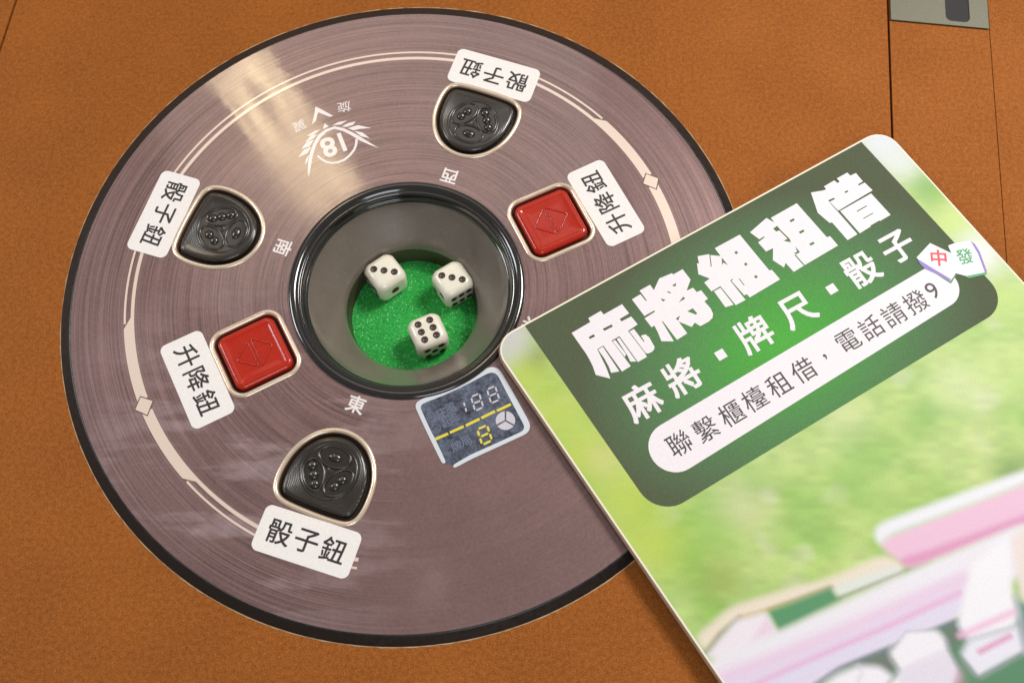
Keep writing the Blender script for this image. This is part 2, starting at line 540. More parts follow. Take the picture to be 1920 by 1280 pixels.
lcd = pmat('dark_display', srgb(40, 46, 58), 0.22, coat=1.0, coat_rough=0.12)
b = bsdf(lcd); d1 = noise(lcd, 130, 5.0, rough=0.7); d2 = noise(lcd, 700, 2.0)
c = mixc(lcd, rng(lcd, mth(lcd, 'ADD', mth(lcd, 'MULTIPLY', d1, 0.7), mth(lcd, 'MULTIPLY', d2, 0.3)), 0.35, 0.68, 0, 1), srgb(28, 33, 42), srgb(112, 120, 142))
L(lcd, c, b.inputs['Base Color'])
frame_white = pmat('pale_display_border', srgb(196, 202, 208), 0.4)
seg_white = pmat('white_segments', srgb(186, 182, 190), 0.4)
seg_yellow = pmat('yellow_segments', srgb(212, 196, 60), 0.4)
seg_ghost = pmat('ghost_marks', srgb(108, 116, 140), 0.4)
seg_grey = pmat('grey_segments', srgb(190, 186, 194), 0.35)

ivory = pmat('ivory_dice', srgb(226, 220, 203), 0.25, coat=0.5, coat_rough=0.1, Subsurface_Weight=0.35, Subsurface_Scale=0.004)
bsdf(ivory).inputs['Subsurface Radius'].default_value = (1.0, 0.8, 0.5)
pip_ink = pmat('dark_pip_paint', srgb(66, 46, 42), 0.38)
pip_red = pmat('red_pip_paint', srgb(84, 44, 28), 0.38)

plate_grey = pmat('grey_metal_plate', srgb(140, 132, 100), 0.5, 0.3)
pn = noise(plate_grey, 900, 2.0, rough=0.7); L(plate_grey, mixc(plate_grey, pn, srgb(82, 82, 68), srgb(108, 106, 88)), bsdf(plate_grey).inputs['Base Color'])
slot_dark = pmat('dark_slot', (0.012, 0.008, 0.010), 0.7)

# ------------------------------------------------------------------ the table top
TA = math.radians(-5.57)              # the table stands a little askew to the camera
ct, s_ = math.cos(TA), math.sin(TA)


def tb(p): return (p[0] * ct - p[1] * s_, p[0] * s_ + p[1] * ct)


def rect(x0, y0, x1, y1): return [tb(p) for p in ((x0, y0), (x1, y0), (x1, y1), (x0, y1))]


g = 0.0006
A_, B_, E_ = 0.2265, 0.2778, 0.75
pieces = [([rounded(rect(-A_ + g, -A_ + g, A_ - g, A_ - g), 0.002, 3), circle(0.1575, 200)])]
for r_ in (rect(A_ + g, -A_, B_ - 0.0002, A_), rect(-B_ + 0.0002, -A_, -A_ - g, A_), rect(-A_, A_ + g, A_, B_), rect(-A_, -B_, A_, -A_ - g),
           rect(B_ + 0.0002, -E_, E_, E_), rect(-E_, -E_, -B_ - 0.0002, E_), rect(-B_, B_ + 0.0002, B_, E_), rect(-B_, -E_, B_, -B_ - 0.0002)):
    pieces.append([r_])
V, F = [], []
for lps in pieces:
    me = fill_loops(lps, -0.0012, 0.0012)
    k = len(V); V += [tuple(v.co) for v in me.vertices]; F += [[k + i for i in p.vertices] for p in me.polygons]
    bpy.data.meshes.remove(me)
top = mesh_obj('table_top', V, F, felt); prep(top, kind='structure')
base_loops = [rect(-E_, -E_, E_, E_), circle(0.15, 120)]
tb_me = fill_loops(base_loops, -0.0045)
prep(link('table_core', tb_me, dark), kind='structure')

# ------------------------------------------------------------------ slot plate at the top right
pl = empty('slot_plate', (*tb((0.252, 0.20)), 0.0), TA)
prep(pl, 'flat grey metal plate with a dark rounded slot, at the top right', 'metal plate')
outer = [(-0.0245, -0.0255), (0.0252, -0.0265), (0.0255, 0.03), (-0.0245, 0.03)]
slot = rounded([(0.0035, -0.0235), (0.0158, -0.0238), (0.0158, 0.02), (0.0035, 0.02)], 0.003, 5)
link('plate', fill_loops([outer, slot], 0.0007, 0.0003), plate_grey, pl)
link('slot', fill_loops([[(p[0], p[1]) for p in inset(resample(slot, 60), -0.0004)]], 0.00045), slot_dark, pl)

# ------------------------------------------------------------------ the round control console
H = 0.004
con = empty('control_console')
prep(con, 'big round brown control panel with black rim, push buttons and a dice bowl', 'control panel')

# button outlines in the seat's own frame (x along the table edge, y away from the centre = minus)
D_raw = [(-18.6, -109.6), (-20.6, -105.5), (-21.2, -99.0), (-19.9, -90.5), (-17.2, -83.8), (-12.2, -77.4), (-6.0, -73.6), (0.6, -72.4), (7.0, -73.4),
         (13.2, -76.8), (18.0, -82.6), (21.0, -89.5), (21.8, -96.5), (21.6, -103.5), (20.0, -109.3), (16.2, -112.3), (8, -112.8), (0, -112.7), (-8, -112.3), (-14.5, -111.6)]
D_loop = blur_loop(resample([(x / 1000 - 0.0003, y / 1000) for x, y in D_raw][::-1], 120), 8)
if sum(D_loop[i - 1][0] * D_loop[i][1] - D_loop[i][0] * D_loop[i - 1][1] for i in range(len(D_loop))) < 0: D_loop = D_loop[::-1]
sq = 0.0174
S_loop = resample(rounded([(-sq, -sq), (sq, -sq), (sq, sq), (-sq, sq)], 0.0075, 10), 120)
seat = {'east': -109.0, 'south': 161.5, 'west': 71.5}


def rotp(P, deg, c=(0, 0)):
    a = math.radians(deg); P = np.array(P, float)
    return np.stack([P[:, 0] * math.cos(a) - P[:, 1] * math.sin(a) + c[0], P[:, 0] * math.sin(a) + P[:, 1] * math.cos(a) + c[1]], 1)


red_pos = [(-0.0672, -0.0327, 28.0), (0.0669, 0.0336, 205.5)]
holes = [circle(0.0540, 140)]
for sname, sa in seat.items(): holes.append(rotp(inset(D_loop, 0.0012), sa + 90).tolist())
for x, y, a in red_pos: holes.append(rotp(inset(S_loop, 0.0012), a, (x, y)).tolist())
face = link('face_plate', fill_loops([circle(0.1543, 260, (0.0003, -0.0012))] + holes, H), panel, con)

rimp = [(0.1565, -0.004), (0.1600, 0.0001), (0.1600, 0.0003), (0.1597, 0.0006), (0.1588, 0.0012), (0.1585, 0.0014), (0.1582, 0.0016), (0.1555, 0.0035), (0.1552, 0.0037), (0.1548, 0.0039), (0.1542, 0.00405), (0.1540, 0.0036)]
loft('outer_rim', [(np.array(circle(r, 260, (0.0003 * k, -0.0012 * k))), z) for (r, z), k in zip(rimp, np.clip(np.arange(12) / 7 - 0.3, 0, 1))], ring_black, con)
# pale fraying cut edge of the cloth round the rim
ep = [(0.16002 + 0.00030 * random.random(), 0.0002 + 0.0002 * random.random()) for _ in range(420)]
V, F = [], []
n = len(ep)
for i, (r, z) in enumerate(ep):
    a = 2 * math.pi * i / n
    for rr, zz in ((0.1590, 0.00015), (r, z), (r + 0.00015, 0.00005)): V.append((rr * math.cos(a), rr * math.sin(a), zz))
for i in range(n):
    j = (i + 1) % n
    for k in range(2): F.append((i * 3 + k, j * 3 + k, j * 3 + k + 1, i * 3 + k + 1))
mesh_obj('cloth_edge', V, F, cream_edge, con, True)

# printed lines: thin outer + thicker inner ring lines, full band either side of each diamond
DA = (-153.3, 25.8); W_ = 18.0
zP = H + 0.00006
end_a = math.degrees(math.atan2(*flat((671, 1055))[::-1]))
marks = []
for a0, a1 in ((DA[1] + W_ + 1.7, DA[0] + 360 - W_ - 1.7), (DA[0] + W_ + 1.7, end_a), (DA[1] - W_ - 28, DA[1] - W_ - 1.7)):
    marks.append(arc_band(0.1290, 0.1300, a0 - 1.3 if a0 != DA[1] - W_ - 28 else a0, a1 + (1.3 if a1 != end_a else 0))); marks.append(arc_band(0.1252, 0.1268, a0, a1))
for d in DA:
    for sgn in (1, -1):
        t = [math.radians(d + sgn * x) for x in (1.35, W_ - 0.7, W_ + 1.7)]
        outer_pts = circle(0.1300, 40, (0, 0), t[0], t[1], True); inner_pts = circle(0.1252, 40, (0, 0), t[2], t[0], True)
        mid = [(0.1268 * math.cos(t[2]), 0.1268 * math.sin(t[2]))]
        marks.append(outer_pts + mid + inner_pts)
polys('ring_line', marks, zP, print_line, face)
dia = [crop(110, 740, 5.333, [(820, 24), (940, 62), (885, 200), (768, 148)]), crop(900, 280, 4.8, [(1495, 224), (1604, 264), (1584, 355), (1470, 309)])]
for k, q in enumerate(dia):
    P_ = np.array([flat(p) for p in q]); cc = P_.mean(0)
    polys('diamond_outline', [(cc + (P_ - cc) * 1.16).tolist()], zP + 0.00004, print_outline, face)
    polys('diamond_mark', [P_.tolist()], zP + 0.00008, print_line, face)

# the four wind characters
for ch, a, r in (('東', -109.6, 0.0604), ('南', 161.1, 0.0622), ('西', 72.5, 0.0611), ('北', -18.5, 0.0602)):
    q = math.radians(a)
    # a seat reads its character upright with the top towards the centre
    glyphs('wind_character', [(ch, r * math.cos(q), r * math.sin(q), 0.0086, q + math.pi / 2, 1.0)], zP, print_white, face, 0.016)

# winged emblem with 18
ec = lambda pts: [tuple(flat(p)) for p in crop(380, 60, 4.5725, pts)]
em = []
em.append(ec([(1130, 810), (1200, 823), (1280, 858), (1350, 898), (1425, 945), (1512, 997), (1430, 968), (1340, 928), (1262, 880), (1200, 850), (1130, 832)]))
em.append(ec([(1130, 810), (1055, 836), (992, 885), (950, 955), (920, 1035), (905, 1120), (900, 1180), (909, 1245), (926, 1165), (944, 1065), (972, 975), (1010, 910), (1062, 860), (1130, 832)]))
for f in ([(1112, 803), (1160, 775), (1240, 760), (1185, 795)], [(1192, 812), (1250, 782), (1312, 768), (1290, 797), (1235, 815)],
          [(1245, 826), (1330, 800), (1445, 825), (1350, 832), (1290, 845)], [(1300, 850), (1370, 862), (1432, 912), (1360, 897)],
          [(1012, 835), (960, 850), (888, 895), (950, 887)], [(985, 880), (925, 892), (880, 945), (945, 918)], [(955, 925), (895, 940), (845, 1005), (915, 985)],
          [(932, 985), (870, 1010), (815, 1078), (900, 1040)], [(912, 1050), (885, 1095), (878, 1140), (903, 1105)], [(1030, 835), (1045, 785), (1082, 810)],
          [(937, 798), (958, 700), (966, 643), (990, 650), (1122, 722), (1085, 728), (990, 690), (972, 760)]):
    em.append(ec(f))
ap = ec([(985, 1062), (1020, 1092), (1060, 1115), (1110, 1125), (1160, 1118), (1215, 1097), (1262, 1058), (1298, 1012), (1315, 970), (1320, 920)])
ap = np.array(ap); t = np.gradient(ap, axis=0); t /= np.linalg.norm(t, axis=1)[:, None]; nn = np.stack([-t[:, 1], t[:, 0]], 1)
wd = np.linspace(0.0005, 0.00062, len(ap))[:, None]
em.append((ap + nn * wd).tolist() + (ap - nn * wd)[::-1].tolist())
polys('emblem', em, zP, print_white, face)
pe = flat(ec and (380 + 1128 / 4.5725, 60 + 968 / 4.5725)); ea = math.radians(-158)
q1, q2 = flat((380 + 1195 / 4.5725, 60 + 945 / 4.5725)), flat((380 + 1082 / 4.5725, 60 + 988 / 4.5725))
q3, q4 = flat((380 + 1213 / 4.5725, 60 + 645 / 4.5725)), flat((380 + 828 / 4.5725, 60 + 803 / 4.5725))
glyphs('emblem_lettering', [('1', *q1, 0.0150, ea, 1.0), ('8', *q2, 0.0150, ea, 1.0)], zP, print_white, face, 0.02)
glyphs('emblem_name', [('旋', *q3, 0.0064, math.radians(-168), 1.1), ('翼', *q4, 0.0064, math.radians(-150), 1.1)], zP, print_white, face, 0.006)


# --- buttons
def bezel(loop, parent):
    prof = [(-0.0004, H - 0.0003), (-0.0003, H + 0.0003), (0.0001, H + 0.0007), (0.0007, H + 0.0009), (0.0013, H + 0.0008), (0.0018, H + 0.0003), (0.0020, H - 0.0003)]
    loft('bezel', [(inset(loop, d), z) for d, z in prof], chrome, parent)
    loft('inner_wall', [(inset(loop, d), z) for d, z in ((0.0020, H - 0.0003), (0.0024, H - 0.0009), (0.0028, H - 0.0018), (0.0033, H - 0.0027))], wall_metal, parent)
    loft('well', [(inset(loop, d), z) for d, z in ((0.0030, H - 0.0024), (0.0050, H - 0.0026))], well_dark, parent)


def dice_button(deg):
    # built in the seat frame (centre of the console = origin), then turned to its seat
    zt = H + 0.0012
    cl = [(0.0038, H - 0.0026), (0.0039, H + 0.0002), (0.0042, H + 0.0007), (0.0049, H + 0.00105), (0.0058, zt), (0.0066, zt - 0.00012)]
    ins = [(blur_loop(inset(D_loop, d), 2), z) for d, z in cl]
    c0 = np.array([0.0, -0.0925]); last, lz = ins[-1]
    for k, dz in ((0.8, -0.00022), (0.6, -0.0003), (0.35, -0.00034), (0.05, -0.00034)): ins.append((c0 + (last - c0) * k, lz + dz))
    o = loft('dice_button', ins, cap_black, con, True)
    o.rotation_euler = (0, 0, math.radians(deg + 90))
    bezel(D_loop, o)
    zz = zt - 0.0004; mb = MB()
    mb.add(tube([(0.0122 * math.cos(q) + c0[0], 0.0122 * math.sin(q) + c0[1], zz) for q in np.linspace(0, 2 * math.pi, 64, endpoint=False)], 0.00060))
    for a, nd in ((90, 1), (210, 3), (330, 2)):
        q = math.radians(a); ctr = c0 + 0.0067 * np.array([math.cos(q), math.sin(q)])
        ell = []
        for t in np.linspace(0, 2 * math.pi, 48, endpoint=False):
            e = np.array([0.0046 * math.cos(t), 0.0072 * math.sin(t)])
            p = ctr + np.array([e[0] * math.cos(q) - e[1] * math.sin(q), e[0] * math.sin(q) + e[1] * math.cos(q)])
            ell.append((p[0], p[1], zz))
        mb.add(tube(ell, 0.00062))
        tg = np.array([-math.sin(q), math.cos(q)])
        for k in range(nd):
            p = ctr + tg * (k - (nd - 1) / 2) * 0.0042
            mb.add(dome((p[0], p[1], zz - 0.0002), 0.0023 if nd > 1 else 0.0033, 0.0022, 0.0015, q + math.pi / 2))
    # filled three-cornered web between the ellipses
    mb.add(dome((c0[0], c0[1], zz - 0.0004), 0.0028, 0.0028, 0.0006, n=3))
    mesh_obj('embossing', mb.V, mb.F, cap_black, o, True)
    return o


def lift_button(x, y, deg):
    zt = H + 0.0013
    cl = [(0.0036, H - 0.0026), (0.0037, H + 0.0000), (0.0040, H + 0.0006), (0.0048, H + 0.00115), (0.0056, zt), (0.0063, zt), (0.0070, zt - 0.0004), (0.0084, zt - 0.0005)]
    rg = [(inset(S_loop, d), z) for d, z in cl]; rg = rg[:6]; last, lz = rg[-1]
    for k, dz in ((0.96, -0.0003), (0.9, -0.00042), (0.6, -0.00045), (0.35, -0.00045), (0.08, -0.00045)): rg.append((last * k, lz + dz))
    o = loft('lift_button', rg, cap_red, con, True)
    o.location = (x, y, 0); o.rotation_euler = (0, 0, math.radians(deg))
    bezel(S_loop, o)
    mb = MB(); zz = zt - 0.0005
    for lp in ([(-0.0008, 0.0072, zz), (-0.0008, -0.0072, zz), (-0.0086, 0.0, zz)], [(0.0008, 0.0072, zz), (0.0008, -0.0072, zz), (0.0086, 0.0, zz)]):
        path = []
        for i in range(3):
            a, c = np.array(lp[i]), np.array(lp[(i + 1) % 3])
            for t in np.linspace(0, 1, 8, endpoint=False): path.append(a + (c - a) * t)
        mb.add(tube(path, 0.00046))
    mesh_obj('embossing', mb.V, mb.F, cap_red, o, True)
    return o


for sname, sa in seat.items(): dice_button(sa)
for rp in red_pos: lift_button(*rp)

# --- dice bowl
bw = lathe('dice_bowl', [(0.0468, -0.001), (0.0462, -0.0022), (0.0440, -0.0052), (0.0400, -0.0100), (0.0360, -0.0146), (0.0338, -0.0172), (0.0327, -0.0186), (0.0321, -0.0200), (0.0317, -0.0215)], bowl, con)
lathe('lower_wall', [(0.0317, -0.0215), (0.0315, -0.0222), (0.0311, -0.0250), (0.0306, -0.034)], lower_dark, bw)
lathe('rim', [(0.0540, 0.002), (0.0547, 0.0041), (0.0546, 0.0047), (0.0541, 0.0052), (0.0534, 0.0055), (0.0526, 0.00562), (0.0518, 0.0055), (0.0510, 0.0051), (0.0503, 0.0045), (0.0498, 0.0038), (0.0494, 0.0042), (0.0489, 0.0041), (0.0484, 0.0030), (0.0479, 0.0014), (0.0476, 0.0006), (0.0472, 0.0006), (0.0469, 0.0001), (0.0466, -0.0012)], gloss_black, bw)
fm = link('floor_mat', fill_loops([circle(0.0307, 120)], -0.033), green, bw)

# --- display window
du = math.radians(25.0)
dpx = lambda pts: [tuple(flat(p)) for p in crop(740, 660, 5.334, pts)]
outline = dpx([(212, 545), (222, 515), (248, 493), (330, 458), (480, 400), (640, 330), (760, 265), (860, 205), (935, 165), (985, 160), (1030, 178), (1060, 215),
               (1190, 445), (1330, 700), (1342, 745), (1325, 790), (1290, 815), (1000, 945), (760, 1055), (590, 1130), (490, 1118), (400, 925), (300, 722)])
inner = inset(blur_loop(resample(outline[::-1] if sum(outline[i - 1][0] * outline[i][1] - outline[i][0] * outline[i - 1][1] for i in range(len(outline))) < 0 else outline, 240), 6), 0.0)
glass = link('display_window', fill_loops([inner.tolist()], H + 0.0001), lcd, con)
ol = dpx([(205, 545), (214, 508), (245, 482), (330, 446), (480, 388), (640, 318), (760, 253), (860, 193), (935, 153), (990, 148), (1038, 166), (1072, 208),
          (1205, 440), (1345, 697), (1358, 745), (1338, 800), (1296, 827), (1010, 958), (770, 1068), (588, 1165), (578, 1130), (760, 1025), (1000, 918), (1275, 792), (1300, 765), (1296, 735),
          (1165, 490), (1032, 232), (1010, 210), (975, 202), (940, 210), (870, 245), (770, 300), (645, 362), (485, 435), (335, 493), (268, 522), (254, 550), (340, 740), (440, 940), (518, 1108), (480, 1122), (385, 930), (285, 722)])
polys('border', [blur_loop(resample(ol, 420), 4).tolist()], H + 0.0002, frame_white, glass)
zD = H + 0.00025
ux = np.array([math.cos(du), math.sin(du)]); uy = np.array([-math.sin(du), math.cos(du)])


def seg7(c, w, h, th, on='abcdefg', slant=0.0):
    out = []; gp = th * 0.42
    def bar(x0, y0, x1, y1):
        d = np.array([x1 - x0, y1 - y0]); l = np.linalg.norm(d); d /= l; p = np.array([-d[1], d[0]])
        a, e = np.array([x0, y0]) + d * gp, np.array([x1, y1]) - d * gp
        loc = [a + p * 0, a + d * th * .5 + p * th * .5, e - d * th * .5 + p * th * .5, e, e - d * th * .5 - p * th * .5, a + d * th * .5 - p * th * .5]
        return [tuple(c + ux * (q[0] + slant * q[1]) + uy * q[1]) for q in loc]
    W, Hh = w / 2, h / 2
    S = dict(a=(-W, Hh, W, Hh), b=(W, 0, W, Hh), c=(W, -Hh, W, 0), d=(-W, -Hh, W, -Hh), e=(-W, -Hh, -W, 0), f=(-W, 0, -W, Hh), g=(-W, 0, W, 0))
    return [bar(*S[k]) for k in on]


dp = lambda x, y: np.array(flat((740 + x / 5.334, 660 + y / 5.334)))
polys('white_digits', seg7(dp(825, 500), 0.0040, 0.0066, 0.0008, slant=0.14) + seg7(dp(985, 425), 0.0040, 0.0066, 0.0008, slant=0.14) + seg7(dp(705, 550), 0.0, 0.0052, 0.0008, 'bc', 0.14), zD, seg_white, glass)
bars = []
for (x0, y0), (x1, y1) in (((405, 872), (535, 815)), ((552, 806), (690, 743)), ((712, 735), (850, 668)), ((866, 660), (1003, 592)), ((1022, 588), (1162, 522))):
    a, e = dp(x0, y0), dp(x1, y1); p = np.array([-(e - a)[1], (e - a)[0]]); p /= np.linalg.norm(p); p *= 0.0006
    bars.append([tuple(a + p), tuple(a - p), tuple(e - p), tuple(e + p)])
polys('yellow_digits', bars + seg7(dp(900, 828), 0.0047, 0.0072, 0.0010, slant=0.12), zD, seg_yellow, glass)
sect = []
cc = dp(1108, 685)
for k in range(3):
    a0 = math.radians(25 + 120 * k + 5 + 65); a1 = a0 + math.radians(110)
    sect.append([tuple(cc + 0.00035 * np.array([math.cos((a0 + a1) / 2), math.sin((a0 + a1) / 2)]))] + circle(0.0043, 18, tuple(cc), a0, a1, True))
polys('sector_mark', sect, zD, seg_grey, glass)
gh = []
for r0, cxy in ((0.0021, (365, 650)), (0.0021, (415, 768))):
    c0 = dp(*cxy); 
    for k in range(8):
        a0 = 2 * math.pi * k / 8
        gh.append(circle(r0, 6, tuple(c0), a0, a0 + 0.72, True) + circle(r0 - 0.0003, 6, tuple(c0), a0 + 0.72, a0, True))
polys('ghost_marks', gh, zD, seg_ghost, glass)
glyphs('ghost_lettering', [('庄', *dp(470, 610), 0.0052, du), ('風', *dp(560, 560), 0.0052, du), ('起', *dp(520, 700), 0.0052, du), ('風', *dp(590, 660), 0.0045, du), ('牌', *dp(620, 940), 0.0050, du), ('局', *dp(715, 890), 0.0050, du), ('中', *dp(365, 650), 0.0028, du), ('北', *dp(415, 768), 0.0028, du)], zD, seg_ghost, glass)

# ------------------------------------------------------------------ white stickers
def sticker(label, text, c, deg, wd=0.0438, ht=0.0202, size=0.0112, group='white caption stickers on the console'):
    lp = rounded([(-wd / 2, -ht / 2), (wd / 2, -ht / 2), (wd / 2, ht / 2), (-wd / 2, ht / 2)], 0.0031, 7)
    o = link('sticker', fill_loops([lp], 0.00012, 0.00008), paper)
    o.location = (c[0], c[1], H + 0.00005); o.rotation_euler = (0, 0, math.radians(deg))
    prep(o, label, 'sticker', group)
    glyphs('lettering', [(ch, (i - 1) * size * 1.09, 0.0, size, 0.0, 1.0) for i, ch in enumerate(text)], 0.00026, ink, o, 0.0105)
    return o


sticker('white sticker reading 骰子鈕 on the left, beside the black button facing left', '骰子鈕', (-0.1170, 0.0379), -107.0)
sticker('white sticker reading 骰子鈕 upside down, above the black button at the top', '骰子鈕', (0.0392, 0.1156), 161.5)
sticker('white sticker reading 骰子鈕 the right way up, below the lowest black button', '骰子鈕', (-0.0378, -0.1174), -17.5)
sticker('white sticker reading 升降鈕 at the left of the left red button', '升降鈕', (-0.0921, -0.0451), -62.5)
sticker('white sticker reading 升降鈕 between the right red button and the green sign', '升降鈕', (0.0930, 0.0437), 117.0)

# ------------------------------------------------------------------ dice
DS = 0.0166


def make_die():
    bm = bmesh.new(); bmesh.ops.create_cube(bm, size=DS)
    bmesh.ops.bevel(bm, geom=list(bm.edges), offset=0.0038, segments=7, profile=0.6, affect='EDGES')
    # tumbled corners: pull towards a sphere
    for v in bm.verts:
        r = v.co.length; lim = DS * 0.672
        if r > lim: v.co *= lim / r + (1 - lim / r) * 0.25
    me = bpy.data.meshes.new('die'); bm.to_mesh(me); bm.free()
    return me


LAY = {1: [(0, 0)], 2: [(-1, -1), (1, 1)], 3: [(-1, -1), (0, 0), (1, 1)], 4: [(-1, -1), (1, 1), (-1, 1), (1, -1)],
       5: [(-1, -1), (1, 1), (-1, 1), (1, -1), (0, 0)], 6: [(-1, -1), (-1, 0), (-1, 1), (1, -1), (1, 0), (1, 1)]}


def die(label, topc, ang, faces):
    """faces: values on +z, -z, +x, -x, +y, -y"""
    nrm = [((0, 0, 1), (1, 0, 0), (0, 1, 0)), ((0, 0, -1), (1, 0, 0), (0, -1, 0)), ((1, 0, 0), (0, 1, 0), (0, 0, 1)),
           ((-1, 0, 0), (0, -1, 0), (0, 0, 1)), ((0, 1, 0), (-1, 0, 0), (0, 0, 1)), ((0, -1, 0), (1, 0, 0), (0, 0, 1))]
    pips = []
    for val, (n, u, v) in zip(faces, nrm):
        n, u, v = map(np.array, (n, u, v)); val, turn = val
        r = 0.00172 if val != 1 else 0.0022
        for (a, c) in LAY[val]:
            if turn: a, c = c, -a
            sp = 0.0036 if val != 6 else None
            pu, pv = (a * 0.0036, c * 0.0036) if val != 6 else ((a * 0.0030, c * 0.0042) if not turn else (a * 0.0042, c * 0.0030))
            pips.append((n * DS / 2 + u * pu + v * pv, n, u, v, r, val))
    body = link('die', make_die(), ivory)
    for f in body.data.polygons: f.use_smooth = True
    # hollow dishes cut into the faces
    cut = bmesh.new()
    for p, n, u, v, r, val in pips:
        R_ = r * 1.35; c = p + n * math.sqrt(R_ * R_ - r * r)
        bmesh.ops.create_uvsphere(cut, u_segments=36, v_segments=24, radius=R_, matrix=Matrix.Translation(Vector(c)))
    cm_ = bpy.data.meshes.new('cut'); cut.to_mesh(cm_); cut.free()
    co = bpy.data.objects.new('cut', cm_); COL.objects.link(co)
    mod = body.modifiers.new('b', 'BOOLEAN'); mod.operation = 'DIFFERENCE'; mod.object = co; mod.solver = 'EXACT'
    bpy.context.view_layer.update()
    me = bpy.data.meshes.new_from_object(body.evaluated_get(bpy.context.evaluated_depsgraph_get()))
    body.modifiers.clear(); old = body.data; body.data = me; me.name = 'die'
    bpy.data.objects.remove(co); bpy.data.meshes.remove(cm_); bpy.data.meshes.remove(old)
    smooth_by_angle(me, 32)
    for p, n, u, v, r, val in pips:
        R_ = r * 1.35; h = math.sqrt(R_ * R_ - r * r); V, F = [], []; m_, k_ = 5, 20
        for i in range(m_ + 1):
            rr = r * 0.99 * (1 - i / m_) if i < m_ else 0.00002
            dz = h - math.sqrt(R_ * R_ - rr * rr) + 0.00008
            for k in range(k_):
                q = 2 * math.pi * k / k_; V.append(p + (u * math.cos(q) + v * math.sin(q)) * rr + n * dz)
        for i in range(m_):
            for k in range(k_): F.append((i * k_ + k, i * k_ + (k + 1) % k_, (i + 1) * k_ + (k + 1) % k_, (i + 1) * k_ + k))
        mesh_obj('pip', V, F, pip_red if val == 1 else pip_ink, body, True)
    x, y = flat(topc, -0.033 + DS)
    body.location = (x, y, -0.033 + DS / 2); body.rotation_euler = (0, 0, math.radians(ang))
    prep(body, label, 'die', 'white dice in the bowl')
    return body


# turned so that -y faces the lower right and -x the lower left
die('white die with three on top and one red dot on its side, left', (720, 507), 37, [(3, 1), (4, 0), (2, 0), (5, 0), (6, 0), (1, 0)])
die('white die showing three on top and six on its right side, right in the bowl', (847.5, 520), 33, [(3, 1), (4, 0), (5, 0), (2, 0), (1, 0), (6, 1)])
die('white die showing six on top, nearest the front of the bowl', (801, 618), 24, [(6, 0), (1, 0), (4, 0), (3, 0), (2, 0), (5, 0)])

# ------------------------------------------------------------------ the rental sign, a printed board
SN = np.array([0.0, 0.005, 1.0]); SN /= np.linalg.norm(SN); SD = 0.0085 * SN[2]
TH = 0.0028
o0 = on_plane((919.6, 641.8), SN, SD); oU = on_plane((1657, 239.6), SN, SD); oV = on_plane((1354, 1278), SN, SD)
SU = (oU - o0); WID = float(np.linalg.norm(SU)); SU /= WID
SV = np.cross(SN, SU)                      # points up the sheet; the sheet runs down along -SV
sign = empty('rental_sign'); prep(sign, 'green and white printed board about renting mahjong sets, lying over the right of the console', 'sign')
m4 = Matrix.Identity(4)
for i in range(3): m4[i][0], m4[i][1], m4[i][2], m4[i][3] = SU[i], SV[i], SN[i], o0[i]
sign.matrix_world = m4


def sp_(px):
    q = on_plane(px, SN, SD) - o0
    return (float(q @ SU), float(q @ SV))


LEN = 0.305
ld = np.array(sp_((1354, 1278))); ld /= np.linalg.norm(ld)
rd = np.array(sp_((1813.7, 411))) - np.array(sp_((1657, 239.6))); rd /= np.linalg.norm(rd)
rd = (rd + np.array([ld[0], ld[1]]) * 1.0); rd /= np.linalg.norm(rd)
corners = [(0, 0), tuple(ld * LEN), tuple(np.array([WID, 0]) + rd * LEN), (WID, 0)]
outl = resample(rounded(corners, [0.0105] * 4, 10), 400)
board_w = pmat('white_board_core', srgb(214, 196, 172), 0.6)
bn = noise(board_w, 300, 3.0); L(board_w, mixc(board_w, bn, srgb(140, 108, 84), srgb(188, 160, 132)), bsdf(board_w).inputs['Base Color'])
edge_w = pmat('white_print_edge', srgb(236, 228, 210), 0.5)
loft('board', [(inset(outl, -0.0003), -TH), (inset(outl, -0.0007), -TH + 0.0002), (inset(outl, -0.0006), -TH + 0.0011), (inset(outl, -0.0003), -TH + 0.00125), (inset(outl, -0.0003), -TH + 0.0020), (inset(outl, -0.0001), -TH + 0.0021), (outl, -0.0002)], board_w, sign, False, False)
loft('cut_edge', [(outl, -0.0002), (inset(outl, 0.0001), -0.00006), (inset(outl, 0.0004), 0.0), (inset(outl, 0.0009), 0.00003)], edge_w, sign)

# ---- the printed photograph (grass, tiles, racks) as colours of the print itself
NU, NVV = 300, 420


def vnoise(P, scale, seed):
    rs = np.random.RandomState(seed); G = rs.rand(64, 64)
    q = P * scale; i = np.floor(q).astype(int); f = q - i; f = f * f * (3 - 2 * f)
    g_ = lambda a, b_: G[a % 64, b_ % 64]
    return (g_(i[:, 0], i[:, 1]) * (1 - f[:, 0]) + g_(i[:, 0] + 1, i[:, 1]) * f[:, 0]) * (1 - f[:, 1]) + (g_(i[:, 0], i[:, 1] + 1) * (1 - f[:, 0]) + g_(i[:, 0] + 1, i[:, 1] + 1) * f[:, 0]) * f[:, 1]


def sdist(P, poly):
    poly = np.array(poly); d = np.full(len(P), 1e9); ins = np.zeros(len(P), bool)
    for k in range(len(poly)):
        a, e = poly[k], poly[(k + 1) % len(poly)]; ab = e - a
        t = np.clip(((P - a) @ ab) / (ab @ ab + 1e-12), 0, 1)
        d = np.minimum(d, np.linalg.norm(P - a - t[:, None] * ab, axis=1))
        cond = ((a[1] > P[:, 1]) != (e[1] > P[:, 1])) & (P[:, 0] < (e[0] - a[0]) * (P[:, 1] - a[1]) / (e[1] - a[1] + 1e-12) + a[0])
        ins ^= cond
    return np.where(ins, -d, d)


